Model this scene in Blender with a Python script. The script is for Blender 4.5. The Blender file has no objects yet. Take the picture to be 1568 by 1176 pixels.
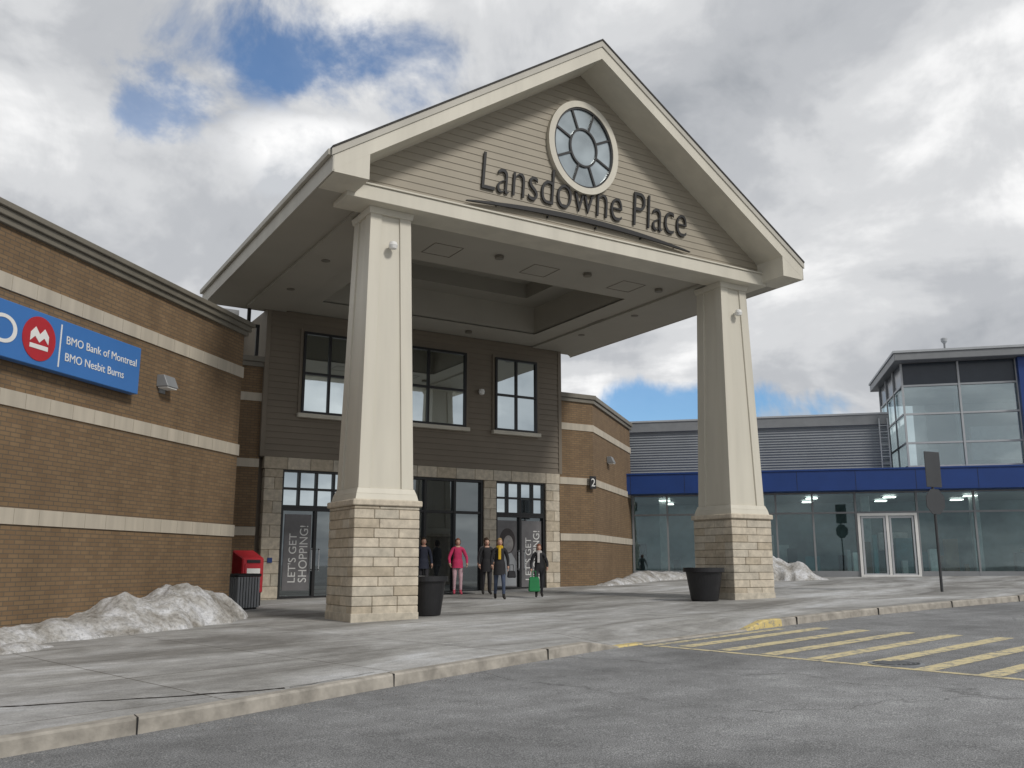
import bpy, bmesh, math, random
from mathutils import Vector, Matrix, noise
random.seed(7)
scene=bpy.context.scene
S,C=math.sin(math.radians(31.29)),math.cos(math.radians(31.29))
def gs(X,Y): return .415+.0144*(X*C-Y*S)+.019*(X*S+Y*C)
# ---------------------------------------------------------------- materials
def newmat(name):
    m=bpy.data.materials.new(name); m.use_nodes=True
    nt=m.node_tree; b=nt.nodes['Principled BSDF']; return m,nt,b
def N(nt,t,**kw):
    n=nt.nodes.new(t)
    for k,v in kw.items(): setattr(n,k,v)
    return n
def L(nt,a,b): nt.links.new(a,b)
def ramp(nt,fac,stops):
    r=nt.nodes.new('ShaderNodeValToRGB'); e=r.color_ramp.elements
    while len(e)<len(stops): e.new(.5)
    for el,(p,c) in zip(e,stops):
        el.position=p; el.color=(c,c,c,1) if isinstance(c,(int,float)) else (*c,1)
    L(nt,fac,r.inputs[0]); return r.outputs[0]
def mix(nt,fac,a,b,mode='MIX'):
    m=nt.nodes.new('ShaderNodeMix'); m.data_type='RGBA'; m.blend_type=mode
    for s,v in ((m.inputs[0],fac),(m.inputs[6],a),(m.inputs[7],b)):
        if hasattr(v,'links'): L(nt,v,s)
        elif isinstance(v,(int,float)): s.default_value=v if s==m.inputs[0] else (v,v,v,1)
        else: s.default_value=(*v,1)
    return m.outputs[2]
def noi(nt,vec,scale,detail=3,rough=.55,dist=0):
    n=N(nt,'ShaderNodeTexNoise'); n.inputs['Scale'].default_value=scale; n.inputs['Detail'].default_value=detail
    n.inputs['Roughness'].default_value=rough; n.inputs['Distortion'].default_value=dist
    if vec: L(nt,vec,n.inputs['Vector'])
    return n.outputs['Fac']
def bump(nt,b,h,strength=.3,dist=.01):
    n=N(nt,'ShaderNodeBump'); n.inputs['Strength'].default_value=strength; n.inputs['Distance'].default_value=dist
    L(nt,h,n.inputs['Height']); L(nt,n.outputs[0],b.inputs['Normal'])
def plain(name,col,rough=.6,var=.12,scale=1.5,metal=0,streak=False,bumpy=0):
    m,nt,b=newmat(name); tc=N(nt,'ShaderNodeTexCoord')
    vec=tc.outputs['Object']
    if streak:
        mp=N(nt,'ShaderNodeMapping'); mp.inputs['Scale'].default_value=(1,1,.12); L(nt,vec,mp.inputs[0]); v2=mp.outputs[0]
    else: v2=vec
    f=noi(nt,v2,scale,3,.62)
    d=tuple(c*(1-var) for c in col); u=tuple(min(1,c*(1+var)) for c in col)
    c=ramp(nt,f,[(.3,d),(.7,u)])
    L(nt,c,b.inputs['Base Color']); b.inputs['Roughness'].default_value=rough; b.inputs['Metallic'].default_value=metal
    if bumpy: bump(nt,b,noi(nt,vec,50,1),bumpy,.004)
    return m
def brickmat(name,axis='x'):
    m,nt,b=newmat(name); tc=N(nt,'ShaderNodeTexCoord')
    sp=N(nt,'ShaderNodeSeparateXYZ'); L(nt,tc.outputs['Object'],sp.inputs[0])
    cb=N(nt,'ShaderNodeCombineXYZ'); L(nt,sp.outputs[0 if axis=='x' else 1],cb.inputs[0]); L(nt,sp.outputs[2],cb.inputs[1])
    bt=N(nt,'ShaderNodeTexBrick'); L(nt,cb.outputs[0],bt.inputs['Vector'])
    for k,x in (('Scale',1),('Brick Width',.24),('Row Height',.08),('Mortar Size',.011),('Mortar Smooth',.2),('Bias',-.1)): bt.inputs[k].default_value=x
    bt.inputs['Color1'].default_value=(.215,.140,.074,1); bt.inputs['Color2'].default_value=(.168,.106,.056,1); bt.inputs['Mortar'].default_value=(.115,.088,.06,1)
    f=noi(nt,tc.outputs['Object'],.5,4,.6)
    c=mix(nt,1,bt.outputs['Color'],ramp(nt,f,[(.3,.86),(.7,1.12)]),'MULTIPLY')
    mp=N(nt,'ShaderNodeMapping'); mp.inputs['Scale'].default_value=(2.5,2.5,.25); L(nt,tc.outputs['Object'],mp.inputs[0])
    c=mix(nt,1,c,ramp(nt,noi(nt,mp.outputs[0],1,3,.6),[(.35,.9),(.6,1.04)]),'MULTIPLY')
    L(nt,c,b.inputs['Base Color']); b.inputs['Roughness'].default_value=.85
    return m
M={}
M['brick']=brickmat('brick'); M['brick_y']=brickmat('brick_side','y')
M['band']=plain('limestone_band',(.46,.415,.34),.8,.14,3,streak=True)
M['cornice']=plain('cornice_metal',(.17,.155,.125),.5,.12,2,streak=True)
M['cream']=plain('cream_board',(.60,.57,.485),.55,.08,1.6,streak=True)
M['creamd']=plain('cream_trim_dark',(.46,.44,.385),.6,.08,1.6,streak=True)  # darker cream for fascia caps, eave fascia and gutters
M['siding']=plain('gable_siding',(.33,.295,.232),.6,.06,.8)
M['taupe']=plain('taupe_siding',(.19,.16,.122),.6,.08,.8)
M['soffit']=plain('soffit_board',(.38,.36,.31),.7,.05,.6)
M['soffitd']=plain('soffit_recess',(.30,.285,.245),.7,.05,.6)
M['roof']=plain('roof_shingle',(.05,.048,.045),.9,.3,8)
M['stone1']=plain('stone_block_light',(.54,.48,.385),.85,.2,6,bumpy=.4)
M['stone2']=plain('stone_block_tan',(.45,.39,.30),.85,.2,6,bumpy=.4)
M['stone3']=plain('stone_block_grey',(.49,.445,.365),.85,.2,6,bumpy=.4)
M['mortar']=plain('mortar',(.28,.245,.19),.9,.1,6)
M['dark']=plain('dark_metal_frame',(.012,.012,.013),.4,.1)
M['black']=plain('black_plastic',(.012,.012,.014),.45,.2,5)
M['grey']=plain('grey_metal',(.23,.24,.25),.45,.08,2)
M['dgrey']=plain('dark_grey_metal',(.045,.048,.052),.5,.1,2)
M['lgrey']=plain('light_grey_metal',(.42,.44,.46),.45,.06,2)
M['white']=plain('white_paint',(.75,.75,.73),.5,.05,2)
M['blue']=plain('blue_panel',(.010,.045,.20),.4,.08,1)
M['bluesign']=plain('blue_sign_face',(.045,.17,.46),.35,.04,1)
M['red']=plain('red_paint',(.42,.02,.03),.4,.08,3)
M['signblk']=plain('sign_letter_black',(.014,.014,.015),.6,.1,4)
M['poster']=plain('poster_grey',(.16,.155,.16),.4,.25,1.5)
M['skin']=plain('skin',(.50,.30,.22),.55,.04)
M['green']=plain('green_bag',(.01,.20,.06),.45,.1,5)
def glass(name,tint,fac,rough=.02,see=0):
    m,nt,b=newmat(name); nt.nodes.remove(b); out=nt.nodes['Material Output']
    g=N(nt,'ShaderNodeBsdfGlossy'); g.inputs['Roughness'].default_value=rough; g.inputs['Color'].default_value=(.86,.95,.97,1)
    tc=N(nt,'ShaderNodeTexCoord')
    if see:
        d=N(nt,'ShaderNodeBsdfTransparent'); d.inputs[0].default_value=(*tint,1)
    else:
        d=N(nt,'ShaderNodeBsdfDiffuse')
        L(nt,ramp(nt,noi(nt,tc.outputs['Object'],.9,2,.6),[(.35,tuple(t*.4 for t in tint)),(.7,tuple(t*1.5 for t in tint))]),d.inputs[0])
    bp=N(nt,'ShaderNodeBump'); bp.inputs['Strength'].default_value=.05; bp.inputs['Distance'].default_value=.02
    L(nt,noi(nt,tc.outputs['Object'],.8,1),bp.inputs['Height']); L(nt,bp.outputs[0],g.inputs['Normal'])
    mx=N(nt,'ShaderNodeMixShader'); mx.inputs[0].default_value=fac
    L(nt,d.outputs[0],mx.inputs[1]); L(nt,g.outputs[0],mx.inputs[2]); L(nt,mx.outputs[0],out.inputs[0]); return m
M['glass']=glass('window_glass',(.03,.035,.04),.80)
M['doorglass']=glass('door_glass',(.02,.022,.025),.20)
M['storeglass']=glass('store_glass',(.80,.90,.90),.085,.02,1)
M['towerglass']=glass('tower_glass',(.78,.85,.86),.28,.02,1)
M['oval']=glass('oval_glass',(.30,.34,.36),.35,.15)
def asphalt():
    m,nt,b=newmat('asphalt'); tc=N(nt,'ShaderNodeTexCoord'); v=tc.outputs['Object']
    a=noi(nt,v,75,2,.8); p=noi(nt,v,.25,4,.6,.5); q=noi(nt,v,2.2,4,.65)
    c=ramp(nt,a,[(.3,(.07,.073,.076)),(.5,(.222,.226,.23)),(.70,(.48,.48,.475))])
    c=mix(nt,1,c,ramp(nt,p,[(.35,.80),(.65,1.2)]),'MULTIPLY'); c=mix(nt,1,c,ramp(nt,q,[(.3,.78),(.7,1.14)]),'MULTIPLY')
    vo=N(nt,'ShaderNodeTexVoronoi',feature='DISTANCE_TO_EDGE'); vo.inputs['Scale'].default_value=.24
    dn=N(nt,'ShaderNodeTexNoise'); dn.inputs['Scale'].default_value=1.2; dn.inputs['Detail'].default_value=4; L(nt,v,dn.inputs['Vector'])
    va=N(nt,'ShaderNodeVectorMath',operation='MULTIPLY_ADD'); va.inputs[1].default_value=(1.6,1.6,0); L(nt,dn.outputs['Color'],va.inputs[0]); L(nt,v,va.inputs[2]); L(nt,va.outputs[0],vo.inputs['Vector'])
    cr=ramp(nt,vo.outputs['Distance'],[(0,.45),(.003,.62),(.007,1)])
    gate=ramp(nt,p,[(.47,0),(.54,.8)])
    c=mix(nt,gate,c,mix(nt,1,c,cr,'MULTIPLY'))
    mp=N(nt,'ShaderNodeMapping'); mp.inputs['Rotation'].default_value=(0,0,math.radians(-14)); mp.inputs['Scale'].default_value=(.06,.55,1); L(nt,v,mp.inputs[0])
    c=mix(nt,1,c,ramp(nt,noi(nt,mp.outputs[0],1,4,.6),[(.4,.85),(.6,1.14)]),'MULTIPLY')
    L(nt,c,b.inputs['Base Color']); b.inputs['Roughness'].default_value=.85
    bump(nt,b,a,.8,.012); return m
M['asphalt']=asphalt()
def concrete():
    m,nt,b=newmat('sidewalk_concrete'); tc=N(nt,'ShaderNodeTexCoord')
    mp=N(nt,'ShaderNodeMapping'); mp.inputs['Rotation'].default_value=(0,0,math.radians(-14)); mp.inputs['Location'].default_value=(0,-.7,0)
    L(nt,tc.outputs['Object'],mp.inputs[0]); v=mp.outputs[0]
    bt=N(nt,'ShaderNodeTexBrick'); bt.offset=0; L(nt,v,bt.inputs['Vector'])
    for k,x in (('Scale',1),('Brick Width',2.4),('Row Height',2.1),('Mortar Size',.012),('Bias',0)): bt.inputs[k].default_value=x
    bt.inputs['Color1'].default_value=(.90,.90,.90,1); bt.inputs['Color2'].default_value=(1.05,1.05,1.04,1); bt.inputs['Mortar'].default_value=(.42,.40,.37,1)
    mp2=N(nt,'ShaderNodeMapping'); mp2.inputs['Scale'].default_value=(.5,1.3,1); L(nt,v,mp2.inputs[0])
    f=noi(nt,mp2.outputs[0],.45,6,.66,.8); g=noi(nt,v,45,2,.8); h=noi(nt,v,3,4,.7)
    c=ramp(nt,f,[(.34,(.22,.213,.20)),(.46,(.34,.335,.322)),(.56,(.455,.452,.445)),(.66,(.60,.61,.62))])
    c=mix(nt,1,c,ramp(nt,g,[(.25,.72),(.75,1.2)]),'MULTIPLY'); c=mix(nt,1,c,ramp(nt,h,[(.3,.78),(.65,1.08)]),'MULTIPLY')
    c=mix(nt,1,c,bt.outputs['Color'],'MULTIPLY')
    L(nt,c,b.inputs['Base Color']); b.inputs['Roughness'].default_value=.85
    bump(nt,b,h,.25,.01); return m
M['concrete']=concrete()
M['kerb']=plain('kerb_concrete',(.34,.315,.275),.9,.32,4,bumpy=.6)
def paint(name,col):
    m,nt,b=newmat(name); tc=N(nt,'ShaderNodeTexCoord'); v=tc.outputs['Object']
    w=noi(nt,v,7,5,.8); g=noi(nt,v,70,2,.7)
    base=ramp(nt,g,[(.3,(.15,.15,.15)),(.7,(.31,.31,.30))])
    c=mix(nt,ramp(nt,w,[(.38,0),(.52,.92)]),base,col); L(nt,c,b.inputs['Base Color']); b.inputs['Roughness'].default_value=.8; return m
M['yellow']=paint('worn_yellow_paint',(.68,.58,.33)); M['yellowk']=paint('yellow_kerb_paint',(.66,.52,.20))
def snowm():
    m,nt,b=newmat('dirty_snow'); tc=N(nt,'ShaderNodeTexCoord'); v=tc.outputs['Object']
    f=noi(nt,v,1.6,5,.7,.4); g=noi(nt,v,14,4,.75)
    c=ramp(nt,f,[(.34,(.25,.23,.20)),(.48,(.44,.43,.41)),(.62,(.66,.67,.69))])
    c=mix(nt,1,c,ramp(nt,g,[(.3,.5),(.55,1)]),'MULTIPLY'); L(nt,c,b.inputs['Base Color']); b.inputs['Roughness'].default_value=.7
    bump(nt,b,g,.6,.04); return m
M['snow']=snowm()
# ---------------------------------------------------------------- mesh helpers
def root(name,loc=(0,0,0),rz=0):
    e=bpy.data.objects.new(name,None); scene.collection.objects.link(e); e.location=loc; e.rotation_euler=(0,0,rz); e.empty_display_size=.3; return e
def meshobj(name,verts,faces,mats,parent=None,midx=None,smooth=False,bevel=0):
    me=bpy.data.meshes.new(name); me.from_pydata([tuple(v) for v in verts],[],faces)
    if not isinstance(mats,(list,tuple)): mats=[mats]
    for m in mats: me.materials.append(m)
    if midx: 
        for p,i in zip(me.polygons,midx): p.material_index=i
    for p in me.polygons: p.use_smooth=smooth
    me.update(); ob=bpy.data.objects.new(name,me); scene.collection.objects.link(ob)
    if parent: ob.parent=parent
    if bevel:
        b=ob.modifiers.new('bevel','BEVEL'); b.width=bevel; b.segments=1; b.limit_method='ANGLE'
    return ob
BF=[(0,3,2,1),(4,5,6,7),(0,1,5,4),(1,2,6,5),(2,3,7,6),(3,0,4,7)]
def boxes(name,lst,mats,parent=None,bevel=0):
    v=[];f=[];mi=[]
    for b in lst:
        x0,x1,y0,y1,z0,z1=b[:6]; n=len(v)
        v+=[(x0,y0,z0),(x1,y0,z0),(x1,y1,z0),(x0,y1,z0),(x0,y0,z1),(x1,y0,z1),(x1,y1,z1),(x0,y1,z1)]
        f+=[tuple(n+i for i in q) for q in BF]; mi+=[b[6] if len(b)>6 else 0]*6
    return meshobj(name,v,f,mats,parent,mi,bevel=bevel)
def hexa(name,lst,mat,parent=None,bevel=0):
    v=[];f=[]
    for pts in lst:
        n=len(v); v+=pts; f+=[tuple(n+i for i in q) for q in BF]
    return meshobj(name,v,f,mat,parent,bevel=bevel)
def prism_y(name,poly,y0,y1,mat,parent=None,bevel=0):
    n=len(poly); v=[(x,y0,z) for x,z in poly]+[(x,y1,z) for x,z in poly]
    f=[tuple(range(n)),tuple(range(2*n-1,n-1,-1))]+[(i,i+n,(i+1)%n+n,(i+1)%n) for i in range(n)]
    ob=meshobj(name,v,f,mat,parent,bevel=bevel)
    bm=bmesh.new(); bm.from_mesh(ob.data); bmesh.ops.recalc_face_normals(bm,faces=bm.faces); bm.to_mesh(ob.data); bm.free(); return ob
def lathe(name,prof,mat,parent=None,loc=(0,0,0),seg=32,sy=1):
    v=[];f=[]
    for r,z in prof:
        for i in range(seg):
            a=2*math.pi*i/seg; v.append((loc[0]+r*math.cos(a),loc[1]+sy*r*math.sin(a),loc[2]+z))
    for j in range(len(prof)-1):
        for i in range(seg):
            k=(i+1)%seg; f.append((j*seg+i,j*seg+k,(j+1)*seg+k,(j+1)*seg+i))
    f.append(tuple(range(seg-1,-1,-1))); f.append(tuple((len(prof)-1)*seg+i for i in range(seg)))
    return meshobj(name,v,f,mat,parent,smooth=False)
def text(name,s,size,loc,rot,mat,parent=None,extr=.01,width=None,shear=0,height=None,offset=0,align='LEFT'):
    cu=bpy.data.curves.new(name,'FONT'); cu.body=s; cu.size=size; cu.extrude=extr; cu.shear=shear; cu.offset=offset; cu.align_x=align
    ob=bpy.data.objects.new(name,cu); scene.collection.objects.link(ob)
    dg=bpy.context.evaluated_depsgraph_get(); me=bpy.data.meshes.new_from_object(ob.evaluated_get(dg))
    bpy.data.objects.remove(ob)
    xs=[v.co.x for v in me.vertices]; ys=[v.co.y for v in me.vertices]
    sx=width/(max(xs)-min(xs)) if width else 1; sy=height/(max(ys)-min(ys)) if height else (sx if width else 1)
    x0=min(xs) if align=='LEFT' else (min(xs)+max(xs))/2
    for v in me.vertices: v.co.x=(v.co.x-x0)*sx; v.co.y*=sy
    me.materials.clear(); me.materials.append(mat)
    o=bpy.data.objects.new(name,me); scene.collection.objects.link(o); o.location=loc; o.rotation_euler=rot; o.parent=parent; return o
def siding(name,xl,xr,z0,z1,y,mat,parent,h=.19,out=.025):
    v=[];f=[];z=z0
    while z<z1-1e-4:
        t=min(z+h,z1); n=len(v)
        a,b=xl(z),xr(z); c_,d=xl(t),xr(t)
        v+=[(a,y-out,z),(b,y-out,z),(d,y-.003,t),(c_,y-.003,t),(a,y,z),(b,y,z)]
        f+=[(n,n+1,n+2,n+3),(n+4,n+5,n+1,n)]; z=t
    return meshobj(name,v,f,mat,parent)
def blockwall(name,x0,x1,y0,y1,z0,z1,ch,parent,faces='fl',mort=True,inset=.02):
    lst=[];z=z0;k=0
    if mort: boxes(name+'_core',[(x0+inset,x1-inset,y0+inset,y1-inset,z0,z1)],M['mortar'],parent)
    while z<z1-.02:
        t=min(z+ch,z1); g=.006
        w=x1-x0
        if w>1:
            cuts=[x0,x0+w*(.38 if k%2 else .62),x1] if random.random()<.7 else [x0,x0+w*.3,x0+w*.68,x1]
        else: cuts=[x0,x1] if k%2 or w<.4 else [x0,x0+w*(.4+.2*random.random()),x1]
        for a,b in zip(cuts,cuts[1:]):
            lst.append((a+(g if a>x0 else 0),b-(g if b<x1 else 0),y0-random.random()*.008,y0+.3,z+g,t-g,random.choice((0,0,1,2))))
        d=y1-y0
        if d>.7:
            c2=[y0+.3,y0+.3+(d-.3)*(.3 if k%2 else .65),y1]
            for a,b in zip(c2,c2[1:]):
                for xa,xb in ((x0,x0+.3),(x1-.3,x1)):
                    lst.append((xa-(random.random()*.006 if xa==x0 else 0),xb,a+g,b-g,z+g,t-g,random.choice((0,1,2))))
        z=t;k+=1
    return boxes(name,lst,[M['stone1'],M['stone2'],M['stone3']],parent,bevel=.012)
# ---------------------------------------------------------------- ground, sidewalk, kerb
def gclamp(lat,dep): return .275+.0144*max(-30,min(60,lat))+.019*max(-25,min(75,dep))
lats=[-600,-30,0,60,600]; deps=[-600,-25,0,75,600]
gv=[];gf=[]
for d in deps:
    for l in lats: gv.append((l*C+d*S,-l*S+d*C,gclamp(l,d)))
for j in range(4):
    for i in range(4): n=j*5+i; gf.append((n,n+1,n+6,n+5))
meshobj('ground',gv,gf,M['asphalt'])
kp=[(-22,1.2,1),(-8,5.85,1),(.49,8.79,1),(2.14,9.36,1),(4.66,10.40,1),(7.03,11.25,1),(8.6,11.80,1),(9.3,12.0,0),(11.2,12.40,0),(12.9,12.72,0),(13.6,12.92,1),(16.84,13.5,1),(20,13.85,1),(24.3,14.1,1),(40,14.6,1),(65,15.2,1)]
kd=[]
for (a,b,h),(c2,d2,h2) in zip(kp,kp[1:]):
    n=max(1,int(math.hypot(c2-a,d2-b)/.5))
    for i in range(n):
        t=i/n; kd.append((a+(c2-a)*t,b+(d2-b)*t,h+(h2-h)*t))
kd.append(kp[-1])
def hz(x,y,h): return gs(x,y)-.14+.02+.12*h
sv=[];sf=[]
for x,y,h in kd:
    sv+=[(x-.04,y+.16,hz(x,y,h)-.002),(x-.3,y+1.3,gs(x-.3,y+1.3)),(x-.3,y+45,gs(x-.3,y+45))]
for i in range(len(kd)-1):
    n=3*i; sf+=[(n,n+3,n+4,n+1),(n+1,n+4,n+5,n+2)]
meshobj('sidewalk',sv,sf,M['concrete'])
kroot=root('kerb')
v=[];f=[];mi=[]
for i,(x,y,h) in enumerate(kd):
    z=hz(x,y,h); g=gs(x,y)-.3
    j=noise.noise(Vector((x*2.3,y,0)))*.018
    v+=[(x+.012,y-.02+j,g),(x,y+j,z-.02+.004),(x-.01,y+.025+j,z+.006),(x-.04,y+.17,z+.006),(x-.04,y+.17,g)]
for i in range(len(kd)-1):
    n=5*i
    for k in range(4): f.append((n+k,n+5+k,n+6+k,n+1+k)); mi.append(1 if (8.8<=kd[i][0]<9.6 or 12.6<=kd[i][0]<13.9) else 0)
meshobj('kerb_run',v,f,[M['kerb'],M['yellowk']],kroot,mi)
jl=[]
for i,(x,y,h) in enumerate(kd):
    if i%6==0 and h>.9: jl.append((x-.006,x+.006,y-.026,y+.175,gs(x,y)-.2,gs(x,y)+.0085))
boxes('kerb_joints',jl,M['dark'],kroot)
ck=root('sidewalk_crack'); v=[];f=[]
def crack(pts,w,dz=0):
    P=[]
    for (a,b),(c2,d2) in zip(pts,pts[1:]):
        for i in range(24):
            t=i/24; P.append((a+(c2-a)*t,b+(d2-b)*t))
    n0=len(v)
    for i,(x,y) in enumerate(P):
        o=noise.noise(Vector((x*3,y*3,4)))*.05; ww=w*(.4+abs(noise.noise(Vector((x*6,y*6,9))))*1.6)
        v.extend([(x,y+o-ww/2,gs(x,y)+.004+dz),(x,y+o+ww/2,gs(x,y)+.004+dz)])
    for i in range(len(P)-1): n=n0+2*i; f.append((n,n+2,n+3,n+1))
crack([(-3.5,11.1),(.55,10.62),(2.02,10.27),(3.3,10.1)],.075); crack([(3.3,10.1),(4.6,10.75)],.02); crack([(7.1,11.6),(6.6,13.2),(6.2,15.5)],.018)
meshobj('crack_lines',v,f,plain('crack_dirt',(.035,.03,.026),.9,.3,6),ck)
gr=random.Random(11); v=[];f=[]
for i in range(260):
    x=gr.uniform(-1,16); k=min(kd,key=lambda q:abs(q[0]-x)); y=k[1]-abs(gr.gauss(0,.22))-.04; s_=gr.uniform(.004,.013); z=gs(x,y)-.14; n=len(v)
    v+=[(x-s_,y-s_*.7,z),(x+s_,y-s_,z),(x+s_*.7,y+s_,z),(x-s_*.8,y+s_*.8,z),(x,y,z+s_*.9)]; f+=[(n,n+1,n+4),(n+1,n+2,n+4),(n+2,n+3,n+4),(n+3,n,n+4)]
meshobj('gravel',v,f,plain('grit',(.26,.25,.235),.9,.5,.9))
# crosswalk
cw=root('crosswalk_marking'); v=[];f=[]
def strip(a,b,w):
    a=Vector(a);b=Vector(b);d=(b-a).normalized();n_=Vector((-d.y,d.x))*w/2;n=len(v)
    for q in (a-n_,b-n_,b+n_,a+n_): v.append((q.x,q.y,gs(q.x,q.y)-.14+.004))
    f.append((n,n+1,n+2,n+3))
for k in range(10): strip((10.2+.11*k,11.45-.78*k),(14.45+.2*k,12.25-.78*k),.27)
strip((9.75,11.88),(13.7,12.62),.17)
strip((9.95,11.75),(11.3,4.0),.13)
meshobj('stripes',v,f,M['yellow'],cw)
mh=root('manhole_cover',(11.0,8.15,gs(11.0,8.15)-.14))
lathe('rim',[(.36,-.02),(.36,.006),(.31,.007)],M['grey'],mh); lathe('lid',[(.30,-.02),(.30,.009),(.0001,.009)],M['dark'],mh)
boxes('ribs',[(-.25+.1*i,-.21+.1*i,-.18,.18,.009,.016) for i in range(6)],M['grey'],mh)
# ---------------------------------------------------------------- left brick building
lb=root('brick_store_building',(5.91,23.12,0),math.radians(45))
boxes('front_wall',[(-30,0,0,.4,-.5,7.72)],M['brick'],lb)
boxes('body',[(-30,-.02,.4,22,-.5,7.7)],M['brick_y'],lb)
boxes('bands',[(-30,.03,-.03,.5,z-.14,z+.14) for z in (6.75,4.74,2.72)],M['band'],lb)
jb=[]
for z in (6.75,4.74,2.72):
    for i in range(50): jb.append((-30+.6*i,-30+.6*i+.008,-.0315,-.02,z-.135,z+.135))
boxes('band_joints',jb,M['mortar'],lb)
boxes('cornice',[(-30,.08,-.08,22,7.72,7.84),(-30,.14,-.14,22,7.84,7.97),(-30,.2,-.2,22,7.97,8.08)],M['cornice'],lb,bevel=.01)
wl=root('wall_lamp',(5.91-3.3*.7071,23.12-3.3*.7071,5.72),math.radians(45))
HS=[[(-.2,-.3,.0),(.2,-.3,.0),(.2,0,.0),(-.2,0,.0),(-.2,-.18,.26),(.2,-.18,.26),(.2,0,.26),(-.2,0,.26)]]
hexa('housing',HS,M['grey'],wl,.01)
boxes('lens',[(-.17,.17,-.27,-.03,-.03,-.002)],M['white'],wl); boxes('back_plate',[(-.1,.1,-.03,0.01,-.12,.0)],M['grey'],wl)
bs=root('bank_sign',(5.91,23.12,0),math.radians(45))
boxes('panel',[(-9.9,-4.42,-.24,-.05,5.36,6.34)],M['bluesign'],bs,.01)
boxes('brackets',[(x,x+.1,-.06,.01,5.6,6.1) for x in (-9,-7,-5)],M['grey'],bs)
boxes('divider',[(-6.77,-6.74,-.248,-.239,5.45,6.25)],M['white'],bs)
R90=(math.pi/2,0,0)
text('line_top','BMO Bank of Montreal',.25,(-6.6,-.245,5.92),R90,M['white'],bs,.004,width=2.05)
text('line_bottom','BMO Nesbit Burns',.25,(-6.6,-.245,5.60),R90,M['white'],bs,.004,width=1.68)
text('initials','BMO',.7,(-9.55,-.245,5.60),R90,M['white'],bs,.004,width=1.75,height=.5)
def disc_xz(name,cx,cz,y,rx,rz,mat,parent,th=.01,seg=40):
    return prism_y(name,[(cx+rx*math.cos(2*math.pi*i/seg),cz+rz*math.sin(2*math.pi*i/seg)) for i in range(seg)],y-th,y,mat,parent)
disc_xz('logo_disc',-7.28,5.85,-.241,.40,.40,M['red'],bs)
cx,cz=-7.28,5.85
prism_y('logo_mark',[(cx-.22,cz-.07),(cx-.22,cz+.08),(cx-.11,cz+.2),(cx,cz+.08),(cx+.11,cz+.2),(cx+.22,cz+.08),(cx+.22,cz-.07),(cx+.11,cz+.03),(cx,cz-.07),(cx-.11,cz+.03)],-.258,-.2515,M['white'],bs)
boxes('logo_base',[(cx-.22,cx+.22,-.258,-.2515,cz-.19,cz-.11)],M['white'],bs)
# ---------------------------------------------------------------- entrance building
eb=root('mall_entrance_building')
FY=28.08
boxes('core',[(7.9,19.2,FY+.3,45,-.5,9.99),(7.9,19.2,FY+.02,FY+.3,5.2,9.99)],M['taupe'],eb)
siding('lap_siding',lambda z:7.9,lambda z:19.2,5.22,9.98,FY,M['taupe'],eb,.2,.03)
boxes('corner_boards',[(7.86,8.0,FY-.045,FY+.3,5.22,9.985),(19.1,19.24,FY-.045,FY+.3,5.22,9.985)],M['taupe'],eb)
def wing(x0,x1,y,nm):
    boxes(nm+'_wall',[(x0,x1,y,y+10,-.5,8.05)],M['brick'],eb)
    boxes(nm+'_bands',[(x0,x1+(.03 if x1>18 else 0),y-.03,y+.2,z-.13,z+.13) for z in (7.08,5.0,2.9)],M['band'],eb)
    boxes(nm+'_cap',[(x0,x1+.05,y-.07,y+10,8.05,8.2),(x0,x1+.1,y-.13,y+10,8.2,8.37)],M['cornice'],eb,bevel=.01)
wing(3,7.88,FY+.1,'left_wing'); wing(19.22,20.8,FY+.1,'right_wing')
ang=math.atan2(4.82,5.7); aw=bpy.data.objects.new('angled_wall_frame',None); scene.collection.objects.link(aw); aw.parent=eb; aw.location=(20.8,FY+.1,0); aw.rotation_euler=(0,0,ang)
boxes('angled_wall',[(.02,7.45,.01,3,-.5,8.05)],M['brick'],aw)
boxes('angled_bands',[(.0,7.47,-.025,.2,z-.13,z+.13) for z in (7.078,4.998,2.898)],M['band'],aw)
boxes('angled_cap',[(0,7.5,-.07,3,8.052,8.2),(0,7.55,-.13,3,8.2,8.372)],M['cornice'],aw,bevel=.01)
boxes('lintel_core',[(8.02,19.1,FY-.03,FY+.3,4.86,5.2)],M['mortar'],eb)
ll=[];x=8.0
while x<19.1:
    w=.75; ll.append((x+.006,min(x+w,19.12)-.006,FY-.07,FY+.2,4.84,5.21,random.choice((0,1,2)))); x+=w
boxes('lintel_blocks',ll,[M['stone1'],M['stone2'],M['stone3']],eb,bevel=.01)
for i,(a,b) in enumerate(((8.04,8.62),(10.92,11.4),(15.88,16.38),(18.5,19.1))):
    blockwall('pilaster_%d'%i,a,b,FY-.06,FY+.28,.5,4.83,.37,eb)
GY=FY+.12
def frame(name,x0,x1,z0,z1,vs,hs,y,mat,parent,t=.07,d=.1):
    lst=[(x0,x0+t,y-d,y,z0,z1),(x1-t,x1,y-d,y,z0,z1),(x0+t,x1-t,y-d,y,z1-t,z1),(x0+t,x1-t,y-d,y,z0,z0+t)]
    for a in vs: lst.append((a-t/2,a+t/2,y-d*.9,y-.001,z0+t,z1-t))
    xs=[x0+t]+[q for a in vs for q in (a-t/2,a+t/2)]+[x1-t]
    for h in hs:
        for q in range(0,len(xs),2): lst.append((xs[q],xs[q+1],y-d*.8,y-.002,h-t/2,h+t/2))
    return boxes(name,lst,mat,parent)
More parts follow.
